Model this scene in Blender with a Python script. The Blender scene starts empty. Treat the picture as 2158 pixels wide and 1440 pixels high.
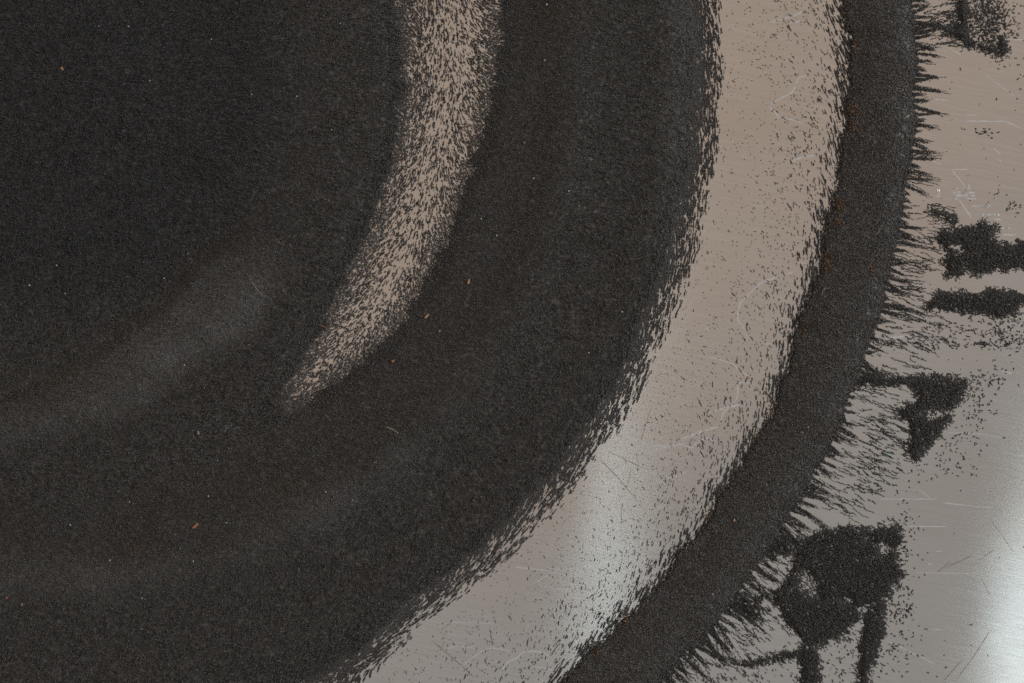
import bpy, math
import numpy as np

# ------------------------------------------------------------------ camera, world, lamps, exposure
S = 1e-4                      # one photo pixel on the plate = 0.1 mm
CX, CY = 1079.0, 720.0        # optical axis in plate pixels
sc = bpy.context.scene
COL = sc.collection
CAM_H = 0.60

cam_d = bpy.data.cameras.new('camera')
cam = bpy.data.objects.new('camera', cam_d)
COL.objects.link(cam)
cam.location = (0, 0, CAM_H)
cam.rotation_euler = (0, 0, 0)
cam_d.sensor_width = 36.0
cam_d.lens = 36.0 * CAM_H / (2158 * S)
cam_d.clip_start = 0.01
cam_d.clip_end = 50.0
sc.camera = cam

world = bpy.data.worlds.new('World')
sc.world = world
world.use_nodes = True
bg = world.node_tree.nodes['Background']
bg.inputs['Color'].default_value = (1.0, 0.80, 0.665, 1)
bg.inputs['Strength'].default_value = 0.10


def area_lamp(name, loc, target, sx, sy, watts, color):
    d = bpy.data.lights.new(name, 'AREA')
    d.shape = 'RECTANGLE'
    d.size, d.size_y = sx, sy
    d.energy = watts
    d.color = color
    o = bpy.data.objects.new(name, d)
    COL.objects.link(o)
    o.location = loc
    v = [target[i] - loc[i] for i in range(3)]
    import mathutils
    if target[0] == loc[0] and target[1] == loc[1]:
        o.rotation_euler = (0, 0, 0)
    else:
        o.rotation_euler = mathutils.Vector(v).to_track_quat('-Z', 'Y').to_euler()
    o['kind'] = 'helper'
    return o


# the warm and the grey part of the ceiling that the plate mirrors, two small lamps mirrored as streaks, an added key light from the right for grain contrast
c1 = area_lamp('ceiling_light', (-0.351, 0.553, 1.5), (-0.351, 0.553, 0), 1.5, 1.5, 3.1, (1.0, 0.79, 0.635))
c2 = area_lamp('ceiling_light', (0.283, -0.807, 1.5), (0.283, -0.807, 0), 1.5, 1.5, 2.25, (0.95, 1.0, 1.0))
c1.rotation_euler.z = c2.rotation_euler.z = math.radians(25)
area_lamp('ceiling_lamp', (0.0520, -0.150, 1.0), (0.0520, -0.150, 0), 0.008, 0.20, 0.0125, (0.80, 0.97, 1.0))
area_lamp('ceiling_lamp', (0.284, -0.212, 1.0), (0.284, -0.212, 0), 0.028, 0.18, 0.044, (0.80, 0.97, 1.0))
area_lamp('key_light', (1.2, 0.5, 0.85), (0, 0, 0), 0.45, 0.45, 8.0, (0.94, 0.97, 1.0))

sc.view_settings.view_transform = 'Standard'
sc.view_settings.look = 'None'
sc.view_settings.exposure = 0.0
sc.view_settings.gamma = 1.0
sc.view_settings.use_curve_mapping = False
sc.render.engine = 'CYCLES'
sc.cycles.use_denoising = False
sc.cycles.max_bounces = 5
sc.cycles.diffuse_bounces = 2
sc.cycles.glossy_bounces = 3
sc.cycles.sample_clamp_indirect = 4.0
sc.cycles.filter_width = 1.5

rng = np.random.default_rng(20)
U = rng.uniform
N = rng.normal

# ------------------------------------------------------------------ helpers


def lin(*c):
    return tuple(((x / 255) / 12.92 if x / 255 <= 0.04045 else ((x / 255 + 0.055) / 1.055) ** 2.4) for x in c)


def sstep(x, a, b):
    t = np.clip((x - a) / (b - a), 0, 1)
    return t * t * (3 - 2 * t)


def gauss(x, c, w):
    return np.exp(-((x - c) / w) ** 2)


_lat = np.random.default_rng(5).uniform(-1, 1, (512, 512))


def vnoise(x, y, scale, seed=0):
    x = np.asarray(x) / scale + seed * 17.31
    y = np.asarray(y) / scale + seed * 7.77
    xi = np.floor(x).astype(int)
    yi = np.floor(y).astype(int)
    fx, fy = x - xi, y - yi
    fx = fx * fx * (3 - 2 * fx)
    fy = fy * fy * (3 - 2 * fy)
    g = lambda a, b: _lat[a % 512, b % 512]
    return (g(xi, yi) * (1 - fx) + g(xi + 1, yi) * fx) * (1 - fy) + (g(xi, yi + 1) * (1 - fx) + g(xi + 1, yi + 1) * fx) * fy


def to_world(P):
    Q = np.empty_like(P)
    Q[:, 0] = (P[:, 0] - CX) * S
    Q[:, 1] = (CY - P[:, 1]) * S
    Q[:, 2] = P[:, 2] * S
    return Q


def mesh_from(name, V, F, mat, col=None, smooth=False):
    """V in pixels (x right, y down, z up); F (n,3) or (n,4)."""
    me = bpy.data.meshes.new(name)
    W = to_world(np.asarray(V, dtype=np.float64)).astype(np.float32)
    F = np.asarray(F, dtype=np.int32)
    k = F.shape[1]
    me.vertices.add(len(W))
    me.vertices.foreach_set('co', W.ravel())
    me.loops.add(F.size)
    me.loops.foreach_set('vertex_index', F.ravel())
    me.polygons.add(len(F))
    me.polygons.foreach_set('loop_start', np.arange(0, F.size, k, dtype=np.int32))
    me.polygons.foreach_set('loop_total', np.full(len(F), k, dtype=np.int32))
    if smooth:
        me.polygons.foreach_set('use_smooth', np.ones(len(F), dtype=bool))
    me.update(calc_edges=True)
    if col is not None:
        a = me.color_attributes.new('tint', 'FLOAT_COLOR', 'POINT')
        c4 = np.ones((len(W), 4), dtype=np.float32)
        c4[:, :3] = col
        a.data.foreach_set('color', c4.ravel())
    me.materials.append(mat)
    return me


def link(name, data, parent=None, label=None, cat=None, group=None, kind=None):
    o = bpy.data.objects.new(name, data)
    COL.objects.link(o)
    if parent is not None:
        o.parent = parent
        o.matrix_parent_inverse = parent.matrix_world.inverted()
    if label:
        o['label'] = label
    if cat:
        o['category'] = cat
    if group:
        o['group'] = group
    if kind:
        o['kind'] = kind
    return o


def empty_at(name, x, y, label, cat, group=None, kind=None):
    e = link(name, None, None, label, cat, group, kind)
    e.location = ((x - CX) * S, (CY - y) * S, 0)
    e.empty_display_size = 0.002
    bpy.context.view_layer.update()
    return e


class Grains:
    """collects angular filings (elongated bipyramids) into one mesh"""

    def __init__(self):
        self.P, self.D, self.L, self.W, self.C = [], [], [], [], []

    def add(self, P, D, L, W, C):
        n = len(P)
        if n == 0:
            return
        self.P.append(P)
        self.D.append(D)
        self.L.append(np.broadcast_to(L, n).astype(float))
        self.W.append(np.broadcast_to(W, n).astype(float))
        self.C.append(np.broadcast_to(C, (n, 3)).astype(float))

    def arrays(self, tetra=False):
        P = np.concatenate(self.P)
        D = np.concatenate(self.D)
        L = np.concatenate(self.L)
        W = np.concatenate(self.W)
        C = np.concatenate(self.C)
        n = len(P)
        D = D / np.linalg.norm(D, axis=1, keepdims=True)
        ref = np.where(np.abs(D[:, 2:3]) > 0.9, np.array([[1.0, 0, 0]]), np.array([[0, 0, 1.0]]))
        A = np.cross(D, ref)
        A /= np.linalg.norm(A, axis=1, keepdims=True)
        B = np.cross(D, A)
        roll = U(0, 6.283, n)
        if tetra:
            V = np.empty((n, 4, 3))
            V[:, 0] = P + D * (L * 0.55)[:, None]
            for k in range(3):
                a = roll + k * 2.094 + U(-0.4, 0.4, n)
                rr = W * 0.62 * U(0.75, 1.3, n)
                V[:, 1 + k] = P + A * (np.cos(a) * rr)[:, None] + B * (np.sin(a) * rr)[:, None] - D * (L * U(0.1, 0.5, n))[:, None]
            V[:, :, 2] = np.maximum(V[:, :, 2], 0.12)
            tri = np.array([[0, 2, 1], [0, 3, 2], [0, 1, 3], [1, 2, 3]])
            F = (np.arange(n)[:, None, None] * 4 + tri[None]).reshape(-1, 3)
            return V.reshape(-1, 3), F, np.repeat(C, 4, axis=0), n
        V = np.empty((n, 5, 3))
        V[:, 0] = P + D * (L * U(0.38, 0.55, n))[:, None]
        V[:, 4] = P - D * (L * U(0.38, 0.55, n))[:, None]
        for k in range(3):
            a = roll + k * 2.094 + U(-0.4, 0.4, n)
            rr = W * 0.5 * U(0.75, 1.3, n)
            off = L * U(-0.28, 0.28, n)
            V[:, 1 + k] = P + A * (np.cos(a) * rr)[:, None] + B * (np.sin(a) * rr)[:, None] + D * off[:, None]
        V[:, :, 2] = np.maximum(V[:, :, 2], 0.12)
        tri = np.array([[0, 2, 1], [0, 3, 2], [0, 1, 3], [4, 1, 2], [4, 2, 3], [4, 3, 1]])
        F = (np.arange(n)[:, None, None] * 5 + tri[None]).reshape(-1, 3)
        return V.reshape(-1, 3), F, np.repeat(C, 5, axis=0), n

    def mesh(self, name, mat, tetra=True):
        V, F, C, n = self.arrays(tetra)
        return mesh_from(name, V, F, mat, C)


# ------------------------------------------------------------------ materials


def new_mat(name):
    m = bpy.data.materials.new(name)
    m.use_nodes = True
    nt = m.node_tree
    return m, nt, nt.nodes['Principled BSDF']


def make_filings():
    m, nt, b = new_mat('iron_filings')
    at = nt.nodes.new('ShaderNodeAttribute')
    at.attribute_name = 'tint'
    nt.links.new(at.outputs['Color'], b.inputs['Base Color'])
    b.inputs['Metallic'].default_value = 0.4
    b.inputs['Roughness'].default_value = 0.5
    b.inputs['Specular IOR Level'].default_value = 0.4
    return m


def make_simple(name, col, rough=0.7, metal=0.0):
    m, nt, b = new_mat(name)
    tc = nt.nodes.new('ShaderNodeTexCoord')
    no = nt.nodes.new('ShaderNodeTexNoise')
    no.inputs['Scale'].default_value = 2500
    no.inputs['Detail'].default_value = 3
    mx = nt.nodes.new('ShaderNodeMix')
    mx.data_type = 'RGBA'
    mx.inputs[6].default_value = tuple(c * 0.7 for c in col) + (1,)
    mx.inputs[7].default_value = tuple(min(1, c * 1.2) for c in col) + (1,)
    nt.links.new(tc.outputs['Object'], no.inputs['Vector'])
    nt.links.new(no.outputs['Fac'], mx.inputs[0])
    nt.links.new(mx.outputs[2], b.inputs['Base Color'])
    b.inputs['Roughness'].default_value = rough
    b.inputs['Metallic'].default_value = metal
    return m


BRUSH = math.radians(-12)    # brush lines run slightly down to the right


def make_plate():
    m, nt, b = new_mat('brushed_steel')
    L = nt.links.new
    tc = nt.nodes.new('ShaderNodeTexCoord')
    rot = nt.nodes.new('ShaderNodeMapping')
    rot.inputs['Rotation'].default_value = (0, 0, -BRUSH)
    L(tc.outputs['Object'], rot.inputs['Vector'])

    def lines(sx, sy, detail):
        mp = nt.nodes.new('ShaderNodeMapping')
        mp.inputs['Scale'].default_value = (sx, sy, 1)
        L(rot.outputs['Vector'], mp.inputs['Vector'])
        n = nt.nodes.new('ShaderNodeTexNoise')
        n.inputs['Scale'].default_value = 1.0
        n.inputs['Detail'].default_value = detail
        n.inputs['Roughness'].default_value = 0.65
        L(mp.outputs['Vector'], n.inputs['Vector'])
        return n.outputs['Fac']
    fine = lines(140, 3600, 3)
    mid = lines(70, 2300, 3)
    big = lines(14, 20, 2)
    # base colour: bare metal with faint streaky stains
    add = nt.nodes.new('ShaderNodeMath')
    add.operation = 'ADD'
    L(fine, add.inputs[0])
    L(mid, add.inputs[1])
    cr = nt.nodes.new('ShaderNodeMapRange')
    cr.inputs['From Min'].default_value = 0.7
    cr.inputs['From Max'].default_value = 1.3
    L(add.outputs[0], cr.inputs['Value'])
    mx = nt.nodes.new('ShaderNodeMix')
    mx.data_type = 'RGBA'
    mx.inputs[6].default_value = (0.56, 0.545, 0.535, 1)
    mx.inputs[7].default_value = (0.66, 0.65, 0.64, 1)
    L(cr.outputs[0], mx.inputs[0])
    # blotchy thin grime film
    mb = nt.nodes.new('ShaderNodeMapRange')
    mb.inputs['From Min'].default_value = 0.42
    mb.inputs['From Max'].default_value = 0.7
    mb.inputs['To Max'].default_value = 0.35
    L(big, mb.inputs['Value'])
    m2 = nt.nodes.new('ShaderNodeMix')
    m2.data_type = 'RGBA'
    m2.inputs[7].default_value = (0.56, 0.50, 0.45, 1)
    L(mx.outputs[2], m2.inputs[6])
    L(mb.outputs[0], m2.inputs[0])
    L(m2.outputs[2], b.inputs['Base Color'])
    b.inputs['Metallic'].default_value = 1.0
    rr = nt.nodes.new('ShaderNodeMapRange')
    rr.inputs['From Min'].default_value = 0.3
    rr.inputs['From Max'].default_value = 0.7
    rr.inputs['To Min'].default_value = 0.105
    rr.inputs['To Max'].default_value = 0.145
    L(fine, rr.inputs['Value'])
    L(rr.outputs[0], b.inputs['Roughness'])
    b.inputs['Anisotropic'].default_value = 1.0
    tg = nt.nodes.new('ShaderNodeCombineXYZ')
    tg.inputs[0].default_value = -math.sin(BRUSH)
    tg.inputs[1].default_value = math.cos(BRUSH)
    L(tg.outputs[0], b.inputs['Tangent'])
    bp = nt.nodes.new('ShaderNodeBump')
    bp.inputs['Strength'].default_value = 0.45
    bp.inputs['Distance'].default_value = 0.000006
    L(add.outputs[0], bp.inputs['Height'])
    bp2 = nt.nodes.new('ShaderNodeBump')
    bp2.inputs['Strength'].default_value = 1.0
    bp2.inputs['Distance'].default_value = 0.00012
    L(big, bp2.inputs['Height'])
    L(bp.outputs['Normal'], bp2.inputs['Normal'])
    L(bp2.outputs['Normal'], b.inputs['Normal'])
    # second, wider lobe of the worn surface
    b2 = nt.nodes.new('ShaderNodeBsdfPrincipled')
    L(m2.outputs[2], b2.inputs['Base Color'])
    b2.inputs['Metallic'].default_value = 1.0
    b2.inputs['Roughness'].default_value = 0.42
    L(bp.outputs['Normal'], b2.inputs['Normal'])
    ms = nt.nodes.new('ShaderNodeMixShader')
    ms.inputs[0].default_value = 0.26
    L(b.outputs[0], ms.inputs[1])
    L(b2.outputs[0], ms.inputs[2])
    L(ms.outputs[0], nt.nodes['Material Output'].inputs['Surface'])
    return m


M_FIL = make_filings()
M_PLATE = make_plate()
M_SCR = make_simple('scratch_burr', (0.90, 0.91, 0.92), 0.5, 0.0)  # burr painted matte white to stand for the light it scatters
M_GLINT = make_simple('scratch_bright_burr', (0.92, 0.94, 0.96), 0.34, 1.0)
M_SCRD = make_simple('scratch_groove', (0.40, 0.36, 0.32), 0.45, 0.8)
M_SCRG = make_simple('scratch_green_tint', (0.45, 0.85, 0.55), 0.35, 0.3)  # iridescent glint of the scratch painted as a green tint
M_SCRR = make_simple('scratch_red_tint', (0.95, 0.62, 0.52), 0.35, 0.3)
M_WOOD = make_simple('pale_wood', (0.62, 0.40, 0.25), 0.7)
M_WOODR = make_simple('reddish_wood', (0.55, 0.24, 0.15), 0.7)
M_LINT = make_simple('lint', (0.55, 0.50, 0.42), 0.8)
M_DUST = make_simple('white_grit', (0.72, 0.74, 0.74), 0.5)
M_DUSTB = make_simple('bluish_grit', (0.42, 0.55, 0.62), 0.5)

# ------------------------------------------------------------------ the plate and its scratches
h = 0.45
pv = np.array([[-h, -h, 0], [h, -h, 0], [h, h, 0], [-h, h, 0], [-h, -h, -0.002], [h, -h, -0.002], [h, h, -0.002], [-h, h, -0.002]])
pf = [(0, 1, 2, 3), (7, 6, 5, 4), (0, 4, 5, 1), (1, 5, 6, 2), (2, 6, 7, 3), (3, 7, 4, 0)]
me = bpy.data.meshes.new('metal_plate')
me.from_pydata(pv.tolist(), [], pf)
me.materials.append(M_PLATE)
plate = link('metal_plate', me, None, 'brushed grey metal plate under the filings', 'metal plate', kind='structure')


def scratch(pts, width, mat, ox=0, oy=0, k=1.0, height=0.16, wob=0.25):
    p = np.array(pts, float) / k + np.array([ox, oy])
    # resample with a slight tremble
    out = []
    for i in range(len(p) - 1):
        n = max(2, int(np.hypot(*(p[i + 1] - p[i])) / 3.5))
        for t in np.linspace(0, 1, n, endpoint=False):
            # catmull-rom through the traced points
            a = p[max(i - 1, 0)]
            b_, c_ = p[i], p[i + 1]
            d = p[min(i + 2, len(p) - 1)]
            out.append(0.5 * ((2 * b_) + (-a + c_) * t + (2 * a - 5 * b_ + 4 * c_ - d) * t * t + (-a + 3 * b_ - 3 * c_ + d) * t ** 3))
    out.append(p[-1])
    q = np.array(out)
    q += N(0, wob * 0.35, q.shape)
    n = len(q)
    tan = np.gradient(q, axis=0)
    tan /= np.linalg.norm(tan, axis=1, keepdims=True) + 1e-9
    nor = np.stack([-tan[:, 1], tan[:, 0]], 1)
    u = np.linspace(0, 1, n)
    w = width * 0.85 * np.clip(np.minimum(u, 1 - u) * 6 + 0.15, 0, 1) * U(0.45, 1.15, n)
    V = np.zeros((n, 3, 3))
    V[:, 0, :2] = q - nor * w[:, None]
    V[:, 1, :2] = q + nor * U(-0.2, 0.2, n)[:, None] * w[:, None]
    V[:, 2, :2] = q + nor * w[:, None]
    V[:, 0, 2] = V[:, 2, 2] = 0.03
    V[:, 1, 2] = 0.03 + w * 2 * height * U(0.2, 1.8, n)
    F = []
    for i in range(n - 1):
        a = i * 3
        F += [(a, a + 1, a + 4, a + 3), (a + 1, a + 2, a + 5, a + 4)]
    o = link('scratch', mesh_from('scratch', V.reshape(-1, 3), np.array(F), mat), plate)
    return o


W1, W2, W3 = 2.6, 1.8, 1.2
R2 = (1400, 0, 4.0)
for w, pts in [
    (2.6, [(890, 190), (1060, 145), (1180, 95)]), (1.7, [(1050, 195), (1110, 187), (1180, 180)]),
    (2.2, [(1230, 620), (1180, 645), (1130, 660), (1100, 740), (1060, 790), (980, 830), (900, 880), (890, 910), (940, 950), (960, 990), (1040, 1000), (1130, 1030), (1190, 1050)]),
    (2.2, [(1060, 1390), (1100, 1350), (1180, 1325), (1290, 1310)]), (1.7, [(1380, 1290), (1390, 1310), (1460, 1310)]),
    (1.3, [(850, 280), (930, 295), (990, 325)]), (1.3, [(1250, 410), (1280, 400)]), (1.3, [(1370, 1040), (1440, 1045)]),
        (1.0, [(560, 1160), (590, 1200)]), (1.0, [(640, 1300), (680, 1345)])]:
    scratch(pts, w, M_SCR, *R2)
R6 = (1350, 500, 4.796)
for w, pts, mt in [
    (2.2, [(1580, 320), (1530, 355), (1480, 370), (1400, 365), (1370, 385), (1330, 425), (1260, 440), (1200, 475), (1140, 530), (1080, 590), (1010, 660), (990, 730), (975, 800), (990, 850), (1030, 910), (1060, 960), (1080, 1040)], 0),
    (1.8, [(1590, 260), (1680, 270)], 0), (1.5, [(640, 940), (715, 910)], 0),
    (2.0, [(680, 1210), (800, 1240), (940, 1290), (980, 1340), (1060, 1390), (1110, 1440)], 0), (1.4, [(980, 1265), (1070, 1245)], 0),
        (1.5, [(1240, 985), (1340, 965)], 1), (1.7, [(1080, 1330), (1220, 1300)], 1), (1.7, [(1020, 1430), (1140, 1400)], 1), (1.4, [(1260, 1085), (1330, 1070)], 0)]:
    scratch(pts, w, M_SCRR if mt else M_SCR, *R6)
R7 = (1140, 800, 3.996)
for w, pts in [
    (1.6, [(1790, 30), (1700, 25), (1660, 45), (1650, 150), (1600, 220), (1530, 290), (1510, 380)]),
    (2.2, [(1320, 320), (1440, 275), (1560, 240), (1620, 225), (1750, 195)]), (2.4, [(1110, 530), (1230, 485), (1350, 440), (1500, 395)]),
    (2.2, [(880, 550), (1080, 565), (1170, 545), (1260, 575), (1320, 525), (1380, 500), (1420, 510), (1460, 520), (1490, 500), (1520, 440)]),
    (1.5, [(880, 635), (980, 590), (1080, 570)]), (2.0, [(545, 790), (700, 715)]), (1.5, [(440, 780), (490, 750)]),
    (1.9, [(900, 900), (1050, 840), (1190, 790), (1240, 770)]), (1.5, [(880, 860), (940, 830)]), (1.5, [(930, 1095), (1080, 1040)]),
        (1.7, [(870, 1425), (950, 1415), (1030, 1370)]), (1.6, [(950, 1130), (1010, 1140)])]:
    scratch(pts, w * 1.25, M_SCR, *R7)
    if len(pts) in (4, 5):
        scratch(pts, w * 0.6, M_GLINT, *R7, height=0.5)
for w, pts in [(1.0, [(930, 225), (880, 390), (830, 550)]), (1.2, [(560, 600), (680, 660), (745, 690), (850, 740)]),
               (1.5, [(490, 665), (640, 820), (820, 1030)]), (1.1, [(800, 600), (825, 730)]), (1.1, [(690, 1030), (675, 1130), (685, 1200)]), (1.0, [(760, 760), (730, 880)])]:
    scratch(pts, w * 0.75, M_SCRD, *R7)
R8 = (700, 1080, 3.083)
for w, pts in [(1.6, [(1180, 355), (1330, 372), (1420, 380)]), (1.6, [(1310, 465), (1380, 420), (1480, 360)]), (1.2, [(760, 715), (1070, 720)]),
               (1.5, [(720, 910), (770, 880), (830, 870), (930, 885)]), (1.6, [(830, 1030), (870, 980), (970, 905), (1060, 885), (1180, 910)]),
               (2.4, [(1090, 1080), (1095, 1035), (1140, 975), (1200, 945), (1240, 910), (1310, 903), (1380, 920), (1430, 950)]), (1.9, [(1310, 1005), (1440, 1025)]), (1.3, [(750, 785), (850, 820)])]:
    scratch(pts, w, M_SCR, *R8)
scratch([(645, 830), (800, 960), (930, 1080)], 1.3, M_SCRD, *R8)
R3 = (1818, 0, 4.0)
for w, pts in [(1.8, [(1210, 330), (1360, 340)]), (1.2, [(720, 400), (830, 470)]), (1.6, [(870, 970), (960, 972)]),
               (1.9, [(860, 1022), (1100, 1025), (1180, 1025), (1260, 1050), (1360, 1095)]), (1.0, [(1030, 630), (1290, 820)]), (1.4, [(1100, 1250), (1170, 1310)]),
               (1.6, [(580, 1360), (670, 1390)]), (1.7, [(740, 1430), (890, 1432)]), (1.6, [(1145, 1340), (1170, 1370)]), (1.3, [(540, 830), (720, 850)])]:
    scratch(pts, w, M_SCR, *R3)
R4 = (1800, 360, 4.0)
for w, pts in [(1.6, [(825, 0), (935, 130)]), (1.5, [(880, 240), (990, 400)]), (2.2, [(830, 150), (990, 152)]), (3.2, [(825, 186), (1015, 188)]), (2.6, [(840, 211), (1020, 211)]),
               (2.2, [(840, 237), (880, 237)]), (2.6, [(915, 239), (1030, 239)]), (2.6, [(985, 297), (1155, 299)]), (2.6, [(1065, 373), (1225, 374)]), (2.2, [(1180, 412), (1240, 412)]),
               (1.8, [(1220, 486), (1320, 487)]), (1.8, [(1240, 541), (1370, 542)]), (1.8, [(704, 150), (704, 235)]), (1.8, [(718, 150), (718, 232)]), (2.2, [(966, 118), (966, 165)]),
               (1.6, [(360, 1190), (440, 1190)]), (1.8, [(300, 1410), (430, 1395), (570, 1390), (620, 1380)]), (1.3, [(320, 1145), (420, 1165)])]:
    scratch(pts, w * 1.15, M_SCR, *R4)
    if 1.79 < w and pts[0][0] > 700:
        scratch(pts, w * 0.7, M_GLINT, *R4, height=0.5)
R5 = (1700, 700, 4.0)
for w, pts in [(2.2, [(680, 45), (830, 45), (990, 25)]), (1.5, [(720, 287), (755, 287)]), (1.2, [(1180, 850), (1480, 860), (1700, 910)]), (2.4, [(1640, 330), (1730, 350)]),
               (2.0, [(660, 850), (710, 850)]), (1.8, [(1130, 953), (1190, 955)]), (1.0, [(960, 1340), (1040, 1400)])]:
    scratch(pts, w, M_SCR, *R5)
scratch([(630, 1028), (715, 1022)], 2.4, M_SCRG, *R5)
RR6 = (1500, 1040, 3.28)
for w, pts in [(1.2, [(1150, 40), (1560, 40)]), (1.5, [(1590, 65), (1960, 105)]), (1.3, [(1340, 228), (1630, 230)]), (1.8, [(1550, 400), (1590, 402)]), (1.8, [(1490, 490), (1530, 490)]),
               (1.2, [(1410, 550), (1880, 555)]), (1.2, [(1480, 940), (1600, 942)]), (1.4, [(1220, 1020), (1560, 1190)])]:
    scratch(pts, w, M_SCR, *RR6)
for w, pts in [(1.2, [(1920, 170), (2090, 410)]), (1.2, [(1540, 560), (1650, 470)]), (1.6, [(1600, 520), (1800, 430)]), (1.2, [(1850, 460), (1950, 390)]), (1.0, [(1850, 560), (1930, 720)]),
               (1.4, [(1680, 1300), (1800, 1140), (1930, 940)]), (1.6, [(1590, 1310), (1730, 1150)])]:
    scratch(pts, w * 0.7, M_SCRD, *RR6)

# ------------------------------------------------------------------ polar frame of the magnet
OX, OY = 125.0, 150.0


def polar(x, y):
    return np.hypot(x - OX, y - OY), np.degrees(np.arctan2(y - OY, x - OX))


def from_polar(r, ph):
    a = np.radians(ph)
    return OX + r * np.cos(a), OY + r * np.sin(a)


_pl = [-180, -60, -12, 20, 35, 47, 56, 70, 95, 180]
_rl = [738, 738, 738, 738, 755, 795, 846, 862, 900, 738]
_rr = [940, 940, 940, 870, 878, 866, 850, 866, 904, 940]


def band_edges(ph):
    rl = np.interp(ph, _pl, _rl)
    rr = np.interp(ph, [-180, -60, -12, 3, 18, 35, 47, 56, 70, 95, 180], [940, 940, 940, 898, 872, 878, 866, 850, 866, 904, 940])
    return rl, rr


LOOSE = 0.80      # loose filings tinted darker than the bed to offset their more open lighting


def lobe_edges(ph):
    li = np.interp(ph, [30, 41, 55, 66, 75, 91, 100, 130], [540, 527, 520, 556, 580, 668, 722, 850])
    lo = np.interp(ph, [30, 42, 52, 66, 76, 92, 102, 130], [600, 640, 684, 682, 735, 782, 830, 930])
    return li, lo


def bed_edge(x, y):
    ph = np.degrees(np.arctan2(y - OY, x - OX))
    return 1370 + 48 * sstep(ph, 56, 66) + 6 * vnoise(x, y, 70, 3) + 4 * vnoise(x, y, 22, 4)


def band_cover(r, ph):
    """share of the plate hidden by strands in the light inner band (1 outside of it)"""
    rl, rr = band_edges(ph)
    w = np.maximum(rr - rl, 1)
    u = (r - rl) / w
    c = np.interp(u, [-0.15, 0.0, 0.12, 0.3, 0.5, 0.65, 0.8, 0.95, 1.12], [1, 0.97, 0.87, 0.74, 0.62, 0.62, 0.76, 0.92, 1])
    f = sstep(ph, 34, 55)
    return c + (1 - c) * (0.68 * f + 0.32 * sstep(ph, 52, 57))


def rib_amount(r, ph):
    rl, rr = band_edges(ph)
    li, lo = lobe_edges(ph)
    a = sstep(r, np.where(ph > 38, lo - 20, rl - 230), np.where(ph > 38, lo + 50, rl - 90)) * (1 - sstep(r, rl + 0, rr + 20))
    b = sstep(r, 1090, 1170) * 0.75
    c = 0.6 * (1 - sstep(r, li - 60, li - 10))
    return np.clip(a + b + c + 0.1, 0, 1)


def bed_height(x, y):
    r, ph = polar(x, y)
    rl, rr = band_edges(ph)
    li, lo = lobe_edges(ph)
    h = 15 + 9 * gauss(r, (li + lo) / 2, 50) * sstep(ph, 34, 48) + 8 * gauss(r, 1078, 48) + 7 * gauss(r, 1295, 55) - 5 * gauss(r, 985, 60) + 6 * gauss(r, rl - 300, 70) * (1 - sstep(ph, 30, 45))
    h = h + 1.0 * vnoise(x, y, 60, 1) + 0.5 * vnoise(x, y, 22, 2)
    d = bed_edge(x, y) - r
    h = h * (0.25 + 0.75 * sstep(d, -5, 60))
    closed = sstep(ph, 52, 57)
    hole = sstep(r, rl - 70, rl + 10) * (1 - sstep(r, rr - 10, rr + 110)) * (1 - closed)
    return h * (1 - 0.8 * hole)


def bed_solid(x, y):
    r, ph = polar(x, y)
    j = 7 * vnoise(x, y, 26, 8) + 5 * vnoise(x, y, 9, 9)
    rl, rr = band_edges(ph)
    closed = (ph > 56.5) | (ph < -100)
    return ((r < rl - 14 + 1.4 * j) | (r > rr + 14 + 1.4 * j) | closed) & (r < bed_edge(x, y) - 34 + j * 0.6)


def iron(n, x=None, y=None):
    base = np.array([0.176, 0.173, 0.170])
    c = base[None] * np.exp(N(0, 0.28, n))[:, None]
    c *= 1 + N(0, 0.05, (n, 3))
    k = U(0, 1, n)
    c[k < 0.008] = np.array([0.32, 0.31, 0.30]) * U(0.5, 1.2, ((k < 0.008).sum(), 1))
    return np.clip(c, 0.004, 0.9)


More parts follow.
